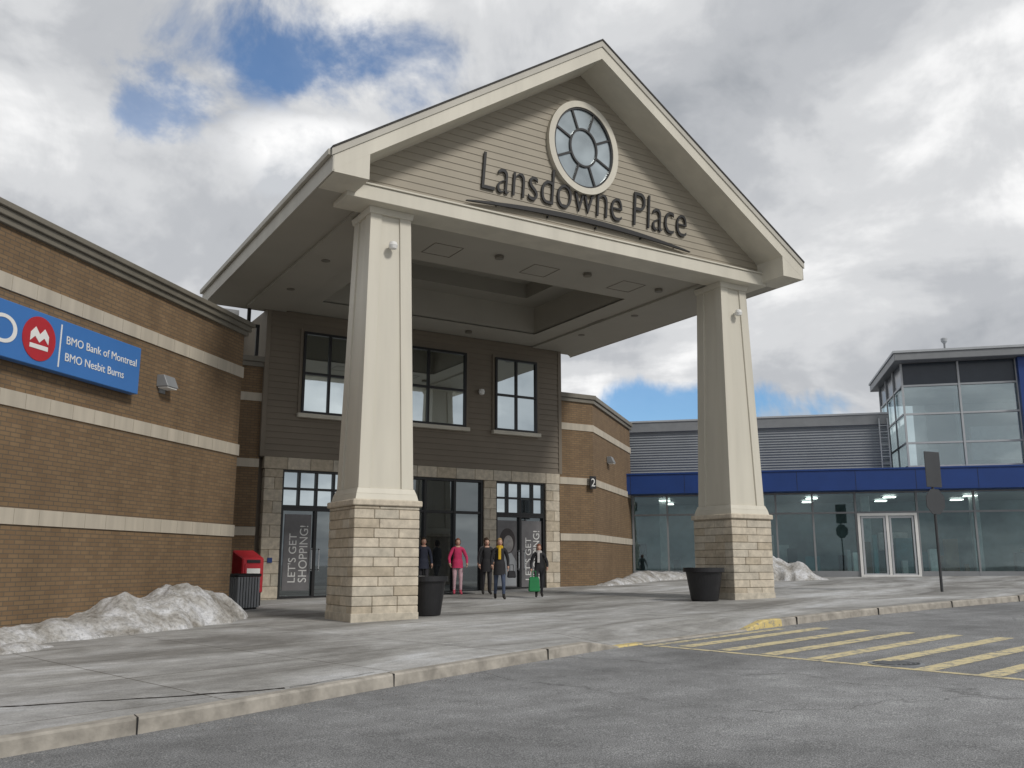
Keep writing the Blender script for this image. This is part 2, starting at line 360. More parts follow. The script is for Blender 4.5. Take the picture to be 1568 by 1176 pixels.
for nm,a,b,n in (('left',8.62,10.92,4),('right',16.38,18.5,4)):
    mid=(a+b)/2
    boxes(nm+'_transom_glass',[(a,b,GY,GY+.03,3.7,4.84)],M['glass'],eb)
    frame(nm+'_transom',a,b,3.66,4.84,[a+(b-a)*i/4 for i in (1,2,3)],[4.25],GY,M['dark'],eb,.07)
    boxes(nm+'_door_glass',[(a,b,GY,GY+.03,.6,3.66)],M['doorglass'],eb)
    frame(nm+'_door_frame',a,b,gs(mid,FY)-.03,3.655,[mid],[],GY,M['dark'],eb,.09,.11)
    boxes(nm+'_handles',[(mid+s*.12-.015,mid+s*.12+.015,GY-.2,GY-.17,1.7,2.4) for s in (-1,1)]+[(mid+s*.12-.015,mid+s*.12+.015,GY-.2,GY-.1,z,z+.03) for s in (-1,1) for z in (1.72,2.35)],M['lgrey'],eb)
a,b=11.4,15.88
boxes('centre_glass',[(a,b,GY,GY+.03,.6,4.84)],M['doorglass'],eb)
frame('centre_frame',a,b,gs(13.6,FY)-.03,4.84,[12.5,13.62,14.75],[3.68],GY,M['dark'],eb,.09,.12)
boxes('centre_mat',[(12.6,14.7,FY-1.6,FY-.2,gs(13.6,27)-.02,gs(13.6,27)+.03)],M['black'],eb)
def dposter(nm,x0,x1,txt):
    p=root(nm); boxes('sheet',[(x0,x1,GY-.02,GY-.006,1.1,3.45)],M['poster'],p)
    if txt:
        text('line_one',"LET'S GET",.3,(x0+.40,GY-.024,1.35),(math.pi/2,-math.pi/2,0),M['white'],p,.002,width=1.5,height=.25)
        text('line_two',"SHOPPING!",.3,(x0+.76,GY-.024,1.35),(math.pi/2,-math.pi/2,0),M['white'],p,.002,width=1.75,height=.27)
    return p
dposter('door_poster',8.80,9.66,True); dposter('door_poster',17.53,18.38,True); pp=dposter('door_poster',16.50,17.33,False)
lg=plain('portrait_grey',(.36,.34,.33),.5,.3,3); dk=plain('portrait_hair',(.05,.04,.04),.5,.3,6)
disc_xz('portrait_hair',16.93,2.72,GY-.021,.33,.45,dk,pp,.004); disc_xz('portrait_face',16.97,2.62,GY-.026,.2,.3,lg,pp,.003)
prism_y('portrait_shoulder',[(16.52,1.15),(17.31,1.15),(17.31,2.0),(17.1,2.3),(16.85,2.3),(16.52,2.0)],GY-.0245,GY-.021,M['lgrey'],pp)
for i,(a,b,vs) in enumerate(((9.09,10.9,[9.99]),(12.1,15.1,[13.6]),(16.3,18.1,[17.2]))):
    boxes('window_glass_%d'%i,[(a,b,FY-.06,FY-.04,6.68,9.34)],M['glass'],eb)
    frame('window_frame_%d'%i,a,b,6.66,9.36,vs,[7.98],FY-.055,M['dark'],eb,.08,.07)
    boxes('window_sill_%d'%i,[(a-.12,b+.12,FY-.2,FY-.02,6.52,6.655)],M['cream'],eb,.01)
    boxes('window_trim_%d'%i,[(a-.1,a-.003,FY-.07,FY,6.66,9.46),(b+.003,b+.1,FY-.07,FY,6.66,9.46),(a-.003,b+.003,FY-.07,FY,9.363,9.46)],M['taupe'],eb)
lathe('wall_camera',[(.02,-.12),(.09,-.09),(.11,0),(.09,.08),(.02,.1)],M['white'],eb,(15.7,FY-.15,8.0),16)
boxes('left_switch',[(8.25,8.4,FY-.1,FY-.07,1.95,2.1)],M['blue'],eb)
boxes('rear_block',[(1,7.6,31.2,45,7,10.35)],M['lgrey'],eb); siding('rear_siding',lambda z:1,lambda z:7.6,8.0,10.3,31.18,M['white'],eb,.22,.03)
boxes('rear_cap',[(.9,7.7,31.0,45,10.35,10.6)],M['grey'],eb)
boxes('downspout',[(7.55,7.65,FY-.0,FY+.1,8.4,9.3),(7.25,7.65,FY,FY+.1,9.3,9.4),(7.25,7.35,FY,FY+.1,9.4,9.9)],M['dark'],eb)
np_=root('entrance_number_sign',(20.66,FY-.06,4.97)); boxes('plate',[(-.16,.13,-.02,.02,-.24,.24)],M['black'],np_,.005)
text('digit','2',.4,(-.1,-.024,-.15),R90,M['white'],np_,.002,width=.18,height=.3)
wl2=root('wall_lamp',(20.8+2.6*math.cos(ang),FY+.1+2.6*math.sin(ang),6.0),ang)
hexa('housing',HS,M['grey'],wl2,.01); boxes('lens',[(-.17,.17,-.27,-.03,-.03,-.002)],M['white'],wl2)
# ---------------------------------------------------------------- canopy
cp=root('entrance_canopy')
XL,XR,XM=6.02,20.26,13.14; Y0,Y1=17.1,28.9; ZE=10.02; TH=.5; sl=(15.30-10.53)/(XM-XL)
def zt(x): return 10.53+sl*(min(x,2*XM-x)-XL)
for nm,a,b in (('roof_left',XL,XM),('roof_right',XM,XR)):
    hexa(nm,[[(a,Y0,zt(a)-TH),(b,Y0,zt(b)-TH),(b,Y1,zt(b)-TH),(a,Y1,zt(a)-TH),(a,Y0,zt(a)),(b,Y0,zt(b)),(b,Y1,zt(b)),(a,Y1,zt(a))]],M['cream'],cp)
    e=.06
    a2=a-(e if a==XL else 0); b2=b+(e if b==XR else 0)
    za=10.53+sl*((a2-XL) if a2<XM else (XR-a2)); zb=10.53+sl*((b2-XL) if b2<=XM else (XR-b2))
    hexa(nm+'_shingles',[[(a2,Y0-.05,za+.004),(b2,Y0-.05,zb+.004),(b2,Y1,zb+.004),(a2,Y1,za+.004),(a2,Y0-.05,za+.05),(b2,Y0-.05,zb+.05),(b2,Y1,zb+.05),(a2,Y1,za+.05)]],M['roof'],cp)
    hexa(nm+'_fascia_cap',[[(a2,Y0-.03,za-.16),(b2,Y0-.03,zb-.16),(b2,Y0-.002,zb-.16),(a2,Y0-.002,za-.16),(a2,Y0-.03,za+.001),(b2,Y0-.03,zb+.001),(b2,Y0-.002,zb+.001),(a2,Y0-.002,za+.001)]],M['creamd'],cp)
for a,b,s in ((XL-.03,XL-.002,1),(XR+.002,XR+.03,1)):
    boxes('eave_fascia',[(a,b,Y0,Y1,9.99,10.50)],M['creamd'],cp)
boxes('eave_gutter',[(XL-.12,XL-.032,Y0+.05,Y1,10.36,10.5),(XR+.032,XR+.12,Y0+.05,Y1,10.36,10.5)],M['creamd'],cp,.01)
for sg in (1,-1):
    def X(x): return x if sg==1 else 2*XM-x
    pol=[(X(XL+.01),9.985),(X(XL+.8),9.985),(X(XL+.8),zt(XL+.8)-TH-.0),(X(XL+.01),zt(XL+.01)-TH)]
    prism_y('eave_return',pol,Y0+.002,18.1,M['cream'],cp)
GW=18.08
def gxl(z): return XL+max(0,(z+TH-10.53))/sl
siding('gable_siding',lambda z:max(6.75,gxl(z)),lambda z:min(19.53,2*XM-gxl(z)),10.25,14.78,GW,M['siding'],cp,.185,.018)
prism_y('gable_back',[(XL+.3,10.07),(XR-.3,10.07),(XM,14.9)],GW+.01,GW+.2,M['siding'],cp)
boxes('front_beam',[(6.62,19.62,17.9,18.75,9.89,10.235)],M['cream'],cp,.01)
boxes('beam_cap',[(6.58,19.66,17.86,18.05,10.237,10.275)],M['cream'],cp)
boxes('side_beams',[(7.2,8.45,18.76,FY-.05,9.93,9.996),(17.95,19.2,18.76,FY-.05,9.93,9.996)],M['soffit'],cp)
rx0,rx1,ry0,ry1=9.15,17.1,21.35,26.6
boxes('ceiling',[(XL+.005,rx0,18.11,FY+.5,10.0,10.06),(rx1,XR-.005,18.11,FY+.5,10.0,10.06),(rx0,rx1,18.76,ry0,10.0,10.06),(rx0,rx1,ry1,FY+.5,10.0,10.06)],M['soffit'],cp)
rt=11.0
boxes('recess_sides',[(rx0-.05,rx0,ry0-.05,ry1+.05,10.03,rt),(rx1,rx1+.05,ry0-.05,ry1+.05,10.03,rt),(rx0,rx1,ry0-.05,ry0,10.03,rt),(rx0,rx1,ry1,ry1+.05,10.03,rt)],M['soffit'],cp)
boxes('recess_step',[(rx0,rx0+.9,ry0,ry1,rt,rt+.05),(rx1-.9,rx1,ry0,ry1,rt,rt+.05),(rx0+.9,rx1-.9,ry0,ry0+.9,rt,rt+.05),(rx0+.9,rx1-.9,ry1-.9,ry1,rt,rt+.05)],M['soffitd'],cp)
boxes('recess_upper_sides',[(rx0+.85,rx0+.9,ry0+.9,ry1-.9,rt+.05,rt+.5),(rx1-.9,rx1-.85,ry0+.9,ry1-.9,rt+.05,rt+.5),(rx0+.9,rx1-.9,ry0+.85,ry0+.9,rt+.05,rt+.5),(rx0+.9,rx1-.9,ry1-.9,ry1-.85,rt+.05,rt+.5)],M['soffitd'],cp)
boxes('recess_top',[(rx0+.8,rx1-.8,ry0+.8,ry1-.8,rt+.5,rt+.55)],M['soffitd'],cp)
for k,(x,y) in enumerate([(9.0,20),(11.7,19.9),(14.6,19.9),(17.3,20),(18.4,22.5),(18.4,25.5),(7.8,22.5),(7.8,25.5),(11.5,27.3),(14.8,27.3)]):
    lathe('downlight_%d'%k,[(.12,-.07),(.12,0),(.11,.01)],M['cornice'],cp,(x,y,9.985),20)
for k,(x,y) in enumerate([(10.2,20.3),(13.3,20.4),(16.3,20.3),(18.3,24)]):
    fr=[(x-.42,x+.42,y-.42,y-.4,9.99,9.999),(x-.42,x+.42,y+.4,y+.42,9.99,9.999),(x-.42,x-.4,y-.4,y+.4,9.99,9.999),(x+.4,x+.42,y-.4,y+.4,9.99,9.999)]
    boxes('hatch_%d'%k,fr,M['cornice'],cp)
def ring(name,cx,cz,rx,rz,w,y0,y1,mat,parent,seg=72):
    v=[];f=[]
    for i in range(seg):
        a=2*math.pi*i/seg; c_,s_=math.cos(a),math.sin(a)
        for rr,y in ((0,y0),(0,y1),(w,y1),(w,y0)): v.append((cx+(rx-rr)*c_,y,cz+(rz-rr)*s_))
    for i in range(seg):
        k=(i+1)%seg
        for q in range(4): f.append((4*i+q,4*i+(q+1)%4,4*k+(q+1)%4,4*k+q))
    return meshobj(name,v,f,mat,parent)
OZ=12.67
disc_xz('oval_glass',XM,OZ,GW-.05,1.0,1.18,M['oval'],cp,.02,64)
ring('oval_trim',XM,OZ,1.12,1.30,.17,GW-.14,GW,M['cream'],cp)
ring('oval_frame',XM,OZ,.952,1.132,.05,GW-.115,GW-.06,M['dark'],cp)
ring('oval_inner',XM,OZ,.45,.55,.055,GW-.11,GW-.071,M['dark'],cp)
for k in range(8):
    a=2*math.pi*(k+.5)/8; p=(XM+.44*math.cos(a),OZ+.54*math.sin(a)); q=(XM+.92*math.cos(a),OZ+1.1*math.sin(a))
    d=Vector((q[0]-p[0],q[1]-p[1])).normalized(); n_=Vector((-d.y,d.x))*.028
    prism_y('oval_bar_%d'%k,[(p[0]+n_.x,p[1]+n_.y),(p[0]-n_.x,p[1]-n_.y),(q[0]-n_.x,q[1]-n_.y),(q[0]+n_.x,q[1]+n_.y)],GW-.105,GW-.072,M['dark'],cp)
for cxx in (7.84,18.62):
    g=gs(cxx,18)-.3; cc=bpy.data.objects.new('column',None); scene.collection.objects.link(cc); cc.parent=cp; cc.location=(cxx,18.75,0)
    blockwall('pedestal',-.75,.75,-.75,.75,g,3.12,.2,cc)
    boxes('pedestal_foot',[(-.765,.765,-.765,.765,g,gs(cxx,18)+.16)],M['stone3'],cc,.01)
    boxes('pedestal_cap',[(-.80,.80,-.80,.80,3.12,3.25)],M['stone1'],cc,.02)
    def fr(name,h0,h1,z0,z1,mat): 
        return hexa(name,[[(-h0,-h0,z0),(h0,-h0,z0),(h0,h0,z0),(-h0,h0,z0),(-h1,-h1,z1),(h1,-h1,z1),(h1,h1,z1),(-h1,h1,z1)]],mat,cc,.006)
    fr('shaft_foot',.73,.70,3.25,3.38,M['cream']); fr('shaft_foot_taper',.70,.655,3.38,3.5,M['cream'])
    fr('shaft',.600,.460,3.5,9.89,M['cream'])
    st=[]
    for sx in (-1,1):
        for sy in (-1,1):
            def cor(h,z):
                w=.28; a=[(sx*h,sy*h),(sx*(h-w),sy*h),(sx*(h-w),sy*(h-w)),(sx*h,sy*(h-w))]
                if sx*sy<0: a=a[::-1]
                return [(p[0],p[1],z) for p in a]
            st.append(cor(.64,3.5)+cor(.5,9.8))
    ob=hexa('corner_boards',st,M['cream'],cc,.005)
    bm=bmesh.new(); bm.from_mesh(ob.data); bmesh.ops.recalc_face_normals(bm,faces=bm.faces); bm.to_mesh(ob.data); bm.free()
    fr('capital',.53,.56,9.74,9.888,M['cream'])
    lathe('column_floodlight',[(.02,-.1),(.08,-.08),(.105,0),(.08,.07),(.02,.1)],M['white'],cc,(0,-.66,9.0),16); boxes('floodlight_arm',[(-.03,.03,-.6,-.47,8.97,9.03)],M['white'],cc)
sg=root('mall_name_sign')
text('letters','Lansdowne Place',1,(10.08,18.02,10.86),R90,M['signblk'],sg,.02,width=6.60,height=.97,shear=.12,offset=-.014)
n=30; up=[];dn=[]
for i in range(n+1):
    t=i/n; x=9.64+(16.72-9.64)*t; z=10.43+.15*math.sin(math.pi*t); th=.02+.115*math.sin(math.pi*t)**.7
    up.append((x,z+th));dn.append((x,z))
prism_y('underline_swoosh',dn+up[::-1],17.94,18.0,M['signblk'],sg)
boxes('standoffs',[(x,x+.03,17.99,18.08,10.5,10.55) for x in (10.5,12,13.5,15,16.2)],M['dark'],sg)
# ---------------------------------------------------------------- right building
rb=root('glass_store_building',(26.5,32.9,0),math.radians(-45))
boxes('body',[(-1,45,1.6,25,5.0,5.7),(-1,45,7,25,-.5,4.99)],M['grey'],rb)
gd=1.36
boxes('store_floor',[(-1,45,.06,6.99,.2,gd+.02)],plain('store_floor_tile',(.22,.215,.20),.4,.1,2),rb)
boxes('store_back_wall',[(-1,45,6.85,6.95,gd+.03,4.98)],plain('store_back',(.14,.19,.20),.7,.45,.7),rb)
boxes('glass_wall',[(-1,45,0,.03,.9,5.0)],M['storeglass'],rb)
shm=[plain('display_dark',(.03,.03,.035),.6,.2,3),plain('display_wood',(.20,.13,.08),.6,.2,3),plain('display_pale',(.5,.51,.51),.6,.2,3),plain('display_teal',(.06,.18,.20),.6,.2,3)]
rnd=random.Random(5); lst=[]
for i in range(70):
    x=rnd.uniform(-.5,40); y=rnd.uniform(.4,3.8); w=rnd.uniform(.15,.7); h=rnd.uniform(.5,1.9)
    lst.append((x,x+w,y,y+rnd.uniform(.2,.5),gd+.02,gd+h,rnd.randrange(4)))
for i in range(9): lst.append((1+4.6*i,1.35+4.6*i,2.5,2.85,gd+.02,4.98,2))
for i in range(12):
    x=rnd.uniform(0,38); lst.append((x,x+rnd.uniform(.6,1.4),6.7,6.84,rnd.uniform(2.2,2.6),rnd.uniform(3.2,4),rnd.choice((1,2,3))))
boxes('store_displays',lst,shm,rb,.02)
em,nt_,b_=newmat('store_lamp'); b_.inputs['Emission Color'].default_value=(1,.96,.88,1); b_.inputs['Emission Strength'].default_value=4
boxes('store_lamps',[(x,x+.5,y,y+.5,4.90,4.94) for x in [1+3.4*i for i in range(12)] for y in (2.4,5.0)],em,rb)
mx=[0,1.55,3.2,4.8,6.3,7.85,9.62]; m2=[12.1+2.25*i for i in range(1,14)]
lst=[]
xs=mx+[12.1]+m2
for x in xs: lst.append((x-.04,x+.04,-.08,.0,.8,5.0))
for a,b in zip(xs,xs[1:]): lst.append((a+.04,b-.04,-.07,-.001,4.06,4.14)); lst.append((a+.04,b-.04,-.07,-.001,4.93,4.99))
for a,b in list(zip(mx,mx[1:]))+list(zip([12.1]+m2,m2)): lst.append((a+.04,b-.04,-.07,-.001,1.0,1.62))
boxes('mullions',lst,M['grey'],rb)
frame('door_frame',9.66,12.06,gd,4.06,[10.86],[],-.001,M['white'],rb,.11,.14)
frame('door_leaf_l',9.8,10.78,gd+.08,3.93,[],[],-.02,M['lgrey'],rb,.08,.09); frame('door_leaf_r',10.94,11.92,gd+.08,3.93,[],[],-.02,M['lgrey'],rb,.08,.09)
boxes('blue_fascia',[(-.8,45,-.9,1.6,5.0,5.86)],M['blue'],rb,.01)
boxes('fascia_cap',[(-.85,45,-.94,1.6,5.862,5.93)],M['blue'],rb)
boxes('fascia_seams',[(x,x+.015,-.905,-.898,5.02,5.84) for x in [i*2.4 for i in range(18)]],M['dark'],rb)
v=[];f=[];z=5.7;k=0
while z<8.1:
    v+=[(-1,.9+(0 if k%2 else .04),z),(11.4,.9+(0 if k%2 else .04),z)]; z+=.06;k+=1
for i in range(k-1): f.append((2*i,2*i+1,2*i+3,2*i+2))
meshobj('ribbed_siding',v,f,plain('ribbed_grey_siding',(.25,.27,.29),.5,.08,.8),rb)
boxes('siding_trim',[(-1,11.4,.8,1.5,8.05,8.5)],M['grey'],rb); boxes('siding_cap',[(-1,11.4,.76,1.5,8.502,8.58)],M['lgrey'],rb)
boxes('siding_back',[(-1,11.4,1.0,12,5.7,8.45)],M['grey'],rb)
TX=11.96; TY=.15
boxes('tower_glass',[(TX,45,TY,TY+.03,5.93,9.6),(TX,TX+.03,TY+.06,6,5.93,9.6)],M['towerglass'],rb)
boxes('tower_spandrel',[(TX-.02,45,TY-.02,TY+.05,9.6,10.6),(TX-.02,TX+.05,TY+.06,6,9.6,10.6)],plain('spandrel',(.035,.045,.06),.2,.1),rb)
lst=[]
for x in [TX+2.3*i for i in range(0,14)]: lst.append((x-.04,x+.04,TY-.09,TY-.021,5.93,10.6))
for h in (9.6,8.34,7.07,6.05): lst.append((TX,45,TY-.07,TY-.0215,h-.04,h+.04)); lst.append((TX-.07,TX-.0215,TY,6,h-.04,h+.04))
for y in (2,4,6): lst.append((TX-.09,TX-.0215,y-.04,y+.04,5.93,10.6))
boxes('tower_mullions',lst,M['lgrey'],rb)
boxes('tower_core',[(TX+1.8,45,5,8,5.7,10.5),(TX+.1,45,.3,5,9.5,9.6),(TX+2.4,TX+2.65,1.5,1.75,5.7,9.5)],plain('tower_interior',(.34,.35,.34),.7,.2,.6),rb)
boxes('tower_furniture',[(TX+2.9,TX+5.0,1.5,1.8,6.4,7.9),(TX+.9,TX+1.6,2,2.3,5.8,7.0),(TX+5.5,TX+6.8,1.2,1.6,5.8,7.4)],shm[2],rb)
boxes('tower_roof',[(TX-.35,45,TY-.75,7,10.62,10.95)],M['grey'],rb,.02); boxes('tower_roof_cap',[(TX-.4,45,TY-.8,7,10.952,11.05)],M['lgrey'],rb)
boxes('blue_pylon',[(TX+4.6,TX+6.5,TY-.4,TY-.1,5.93,10.6)],M['blue'],rb)
rl=root('roof_floodlight',(26.5+.7071*13.9+.3,32.9-.7071*13.9+.3,11.04)); boxes('post',[(-.03,.03,-.03,.03,0,.5)],M['grey'],rl); lathe('head',[(.05,.45),(.13,.55),(.14,.68),(.04,.74)],M['lgrey'],rl,seg=14)
boxes('roof_ladder',[(10.95,11.0,.7,.75,5.93,8.3),(11.3,11.35,.7,.75,5.93,8.3)]+[(11.0,11.3,.71,.74,6+.28*i,6.03+.28*i) for i in range(8)],M['lgrey'],rb)
# ---------------------------------------------------------------- street furniture
soil=plain('soil',(.05,.035,.025),.95,.3,8)
def planter(x,y,r,h):
    p=root('planter',(x,y,gs(x,y)))
    lathe('pot',[(r*.62,0),(r*.66,.02),(r*.88,h*.86),(r,h*.87),(r,h),(r*.92,h),(r*.86,h-.07),(.001,h-.08)],M['black'],p,seg=36)
    lathe('soil',[(r*.85,h-.1),(r*.8,h-.065),(.001,h-.05)],soil,p,seg=24)
planter(9.16,18.75,.48,.86); planter(17.12,18.35,.54,.86)
tb=root('trash_bin',(6.45,24.05,gs(6.45,24.05)),math.radians(20))
boxes('liner',[(-.3,.3,-.3,.3,0,.8)],M['black'],tb,.02)
boxes('slats',[(-.33+.085*i,-.27+.085*i,-.335,-.3,.05,.82) for i in range(8)]+[(-.335,-.3,-.33+.085*i,-.27+.085*i,.05,.82) for i in range(8)],M['grey'],tb,.004)
boxes('lid',[(-.36,.36,-.36,.36,.82,.9)],M['black'],tb,.02)
nb=root('newspaper_box',(6.95,25.4,gs(6.95,25.4)),math.radians(15))
boxes('legs',[(x,x+.06,y,y+.06,0,.35) for x in (-.3,.24) for y in (-.25,.2)],M['dark'],nb)
hexa('cabinet',[[(-.33,-.3,.35),(.33,-.3,.35),(.33,.28,.35),(-.33,.28,.35),(-.33,-.3,1.28),(.33,-.3,1.28),(.33,.28,1.5),(-.33,.28,1.5)]],M['red'],nb,.03); boxes('door',[(-.26,.26,-.32,-.301,.5,1.12)],M['red'],nb,.01); boxes('slot',[(-.2,.2,-.325,-.302,1.15,1.23)],M['black'],nb)
boxes('label',[(-.2,.2,-.327,-.321,.85,1.0)],M['white'],nb)
ts=root('traffic_sign',(24.9,16.7,gs(24.9,16.7)))
lathe('pole',[(.04,-.1),(.04,4.05)],M['dgrey'],ts,seg=12)
prism=boxes('tall_plate',[(-.32,.34,-.012,.012,3.05,4.12)],M['dgrey'],ts,.01); prism.rotation_euler=(0,0,math.radians(-5)); prism.location=(0.0,-.05,0)
oc=[(.40*math.cos(math.radians(22.5+45*i)),2.62+.40*math.sin(math.radians(22.5+45*i))) for i in range(8)]
o=prism_y('octagonal_plate',oc,-.066,-.05,M['dgrey'],ts); o.rotation_euler=(0,0,math.radians(-8))
# ---------------------------------------------------------------- snow
def snow(name,pts,seed,nu=90,nv=26):
    v=[];f=[]
    P=[Vector(p[:2]) for p in pts]; n=len(pts)
    for i in range(nu+1):
        t=i/nu*(n-1); k=min(int(t),n-2); u=t-k; u2=u*u*(3-2*u)
        c_=P[k].lerp(P[k+1],u); d=(P[k+1]-P[k]).normalized(); nn=Vector((d.y,-d.x))
        w=pts[k][2]*(1-u2)+pts[k+1][2]*u2; h=pts[k][3]*(1-u2)+pts[k+1][3]*u2
        w*=1+.25*noise.noise(Vector((i*.22,seed,0)))
        for j in range(nv+1):
            s=-1+2*j/nv; q=c_+nn*s*w
            nz=noise.fractal(Vector((q.x*1.3,q.y*1.3,seed)),1.0,2,6)
            z=h*max(0,1-abs(s)**2.0)**.9*(1+.32*nz)+(.025*nz if abs(s)<.95 else 0)
            if j in(0,nv) or i in (0,nu): z=-.05
            v.append((q.x,q.y,gs(q.x,q.y)+z))
    for i in range(nu):
        for j in range(nv): a=i*(nv+1)+j; f.append((a,a+nv+1,a+nv+2,a+1))
    return meshobj(name,v,f,M['snow'],smooth=True)
def lw(lx,off): return (5.91+.7071*lx+.7071*off,23.12+.7071*lx-.7071*off)
snow('snow_bank',[(*lw(-14,.3),.6,.25),(*lw(-9,.3),.5,.2),(*lw(-7.6,.25),.5,.22),(*lw(-6,.3),.85,.3),(*lw(-4.6,.5),1.15,.55),(*lw(-3.2,.6),1.25,.76),(*lw(-1.9,.5),1.0,.52),(*lw(-.9,.35),.65,.15),(*lw(-.3,.25),.3,.04)],3.3,160,40)
snow('snow_bank',[(20.6,27.6,.3,.08),(22.6,28.7,.45,.2),(25,30.4,.7,.35),(27.2,30.6,.6,.3),(29,29,.4,.1)],8.1)
snow('snow_bank',[(27.3,27.8,.4,.1),(28.4,26.6,.9,.75),(29.2,25.9,.8,.6),(30.2,25.2,.4,.05)],5.7,50,24)
snow('snow_bank',[(.4,15.9,.15,.05),(1.0,16.5,.35,.14),(1.5,16.9,.15,.04)],1.7,30,14)
# ---------------------------------------------------------------- people
def skinmesh(vs,es,rad,roots,sub=1):
    me=bpy.data.meshes.new('t'); me.from_pydata(vs,es,[]); ob=bpy.data.objects.new('t',me); scene.collection.objects.link(ob)
    m=ob.modifiers.new('s','SKIN'); m.use_smooth_shade=True
    for i,d in enumerate(me.skin_vertices[0].data):
        r=rad[i]; d.radius=r if isinstance(r,tuple) else (r,r); d.use_root=i in roots
    sb=ob.modifiers.new('u','SUBSURF'); sb.levels=sub; sb.render_levels=sub
    dg=bpy.context.evaluated_depsgraph_get(); out=bpy.data.meshes.new_from_object(ob.evaluated_get(dg)); bpy.data.objects.remove(ob); return out
def segd(p,a,b):
    ab=b-a; t=max(0,min(1,(p-a).dot(ab)/max(1e-9,ab.dot(ab)))); return (p-(a+ab*t)).length
def person(name,x,y,head,h,top,legs,shoes,hairc,stride=.18,hair='long',coat=.9,arms=((.0,0),(0,0)),scarf=None,lead=1):
    r=root(name,(x,y,gs(x,y)),math.radians(head)); s=h/1.7; r.scale=(s,s,s)
    st=stride
    V={}
    V['pel']=(0,0,.95);V['wai']=(0,0,1.08);V['che']=(0,-.005,1.27);V['nb']=(0,.0,1.43);V['nt']=(0,-.015,1.52)
    for sd,nm in ((-1,'r'),(1,'l')):
        fwd=-st if sd==lead else st
        V['hip'+nm]=(sd*.09,0,.88); V['kn'+nm]=(sd*.095,fwd*.55-.03,.49); V['an'+nm]=(sd*.095,fwd+.02,.085+(0 if fwd<0 else .05)); V['to'+nm]=(sd*.11,fwd-.13,.035)
        V['sh'+nm]=(sd*.165,0,1.39); sw=arms[0 if sd<0 else 1]
        V['el'+nm]=(sd*(.225+sw[1]),.03-sw[0]*.4,1.12); V['wr'+nm]=(sd*(.235+sw[1]*.6),-.05-sw[0],.90+abs(sw[0])*.35); 
        w=Vector(V['wr'+nm]); e=Vector(V['el'+nm]); V['ha'+nm]=tuple(w+(w-e).normalized()*.075)
    keys=list(V); idx={k:i for i,k in enumerate(keys)}
    E=[('pel','wai'),('wai','che'),('che','nb'),('nb','nt')]
    for nm in 'rl': E+=[('pel','hip'+nm),('hip'+nm,'kn'+nm),('kn'+nm,'an'+nm),('an'+nm,'to'+nm),('nb','sh'+nm),('sh'+nm,'el'+nm),('el'+nm,'wr'+nm),('wr'+nm,'ha'+nm)]
    Rd=dict(pel=(.155,.12),wai=(.135,.105),che=(.16,.12),nb=(.085,.075),nt=.052)
    for nm in 'rl': Rd.update({'hip'+nm:.095,'kn'+nm:.06,'an'+nm:.045,'to'+nm:.04,'sh'+nm:.068,'el'+nm:.05,'wr'+nm:.036,'ha'+nm:.034})
    me=skinmesh([V[k] for k in keys],[(idx[a],idx[b]) for a,b in E],[Rd[k] for k in keys],{0},2)
    mats=[top,legs,shoes,M['skin'],hairc]
    if scarf: mats.append(scarf)
    me.materials.clear()
    for m in mats: me.materials.append(m)
    for p in me.polygons:
        c_=Vector(p.center); best=min(E,key=lambda e:segd(c_,Vector(V[e[0]]),Vector(V[e[1]])))
        if best[1][:2]=='ha' : mi=3
        elif best[1]=='nt': mi=5 if scarf and c_.z<1.5 else 3
        elif best[1][:2] in('sh','el','wr') or best[0]=='che' or best[0]=='wai': mi=0
        elif best[1][:2]=='to' or c_.z<.16: mi=2
        else: mi=0 if c_.z>coat else 1
        p.material_index=mi; p.use_smooth=True
    ob=bpy.data.objects.new('body',me); scene.collection.objects.link(ob); ob.parent=r
    vs=[];es=[];ra=[];ro=set()
    for nm,sd in (('r',-1),('l',1)):
        w=Vector(V['wr'+nm]); hd=Vector(V['ha'+nm]); d=(hd-w).normalized(); side=Vector((0,-1,0)); side=(side-d*side.dot(d)).normalized(); inn=Vector((-sd,0,0))
        for k,(o,ln) in enumerate(((-.026,.062),(-.009,.072),(.009,.078),(.026,.07))):
            b0=hd+side*o; n=len(vs); ro.add(n); vs+=[tuple(b0),tuple(b0+d*ln*.55+inn*.006),tuple(b0+d*ln*.95+inn*.03)]; es+=[(n,n+1),(n+1,n+2)]; ra+=[.0105,.0095,.008]
        n=len(vs); ro.add(n); b0=w+d*.03+side*.02; vs+=[tuple(b0),tuple(b0+side*.03+d*.03),tuple(b0+side*.035+d*.06+inn*.01)]; es+=[(n,n+1),(n+1,n+2)]; ra+=[.013,.011,.009]
    hm=skinmesh(vs,es,ra,ro,1); hm.materials.clear(); hm.materials.append(M['skin']); ho=bpy.data.objects.new('fingers',hm); scene.collection.objects.link(ho); ho.parent=r
    bm=bmesh.new(); bmesh.ops.create_uvsphere(bm,u_segments=20,v_segments=16,radius=1)
    for v_ in bm.verts:
        c_=v_.co; z=c_.z; jaw=1-.28*max(0,-z)**1.3
        c_.x*=.076*jaw; c_.y=c_.y*.095*(1-.12*max(0,-z)); c_.z*=.118
        if c_.y<0 and abs(c_.x)<.014 and -.035<c_.z<.01: c_.y-=.016
    m_=bpy.data.meshes.new('head'); bm.to_mesh(m_); bm.free(); m_.materials.append(M['skin'])
    for p in m_.polygons:p.use_smooth=True
    hdo=bpy.data.objects.new('head',m_); scene.collection.objects.link(hdo); hdo.parent=r; hdo.location=(0,-.02,1.60)
    for sx in (-1,1):
        lathe('eye',[(.004,-.006),(.010,0),(.004,.006)],M['dark'],r,(sx*.029,-.108,1.605),8); lathe('ear',[(.004,-.025),(.014,0),(.004,.025)],M['skin'],r,(sx*.077,-.01,1.60),8)
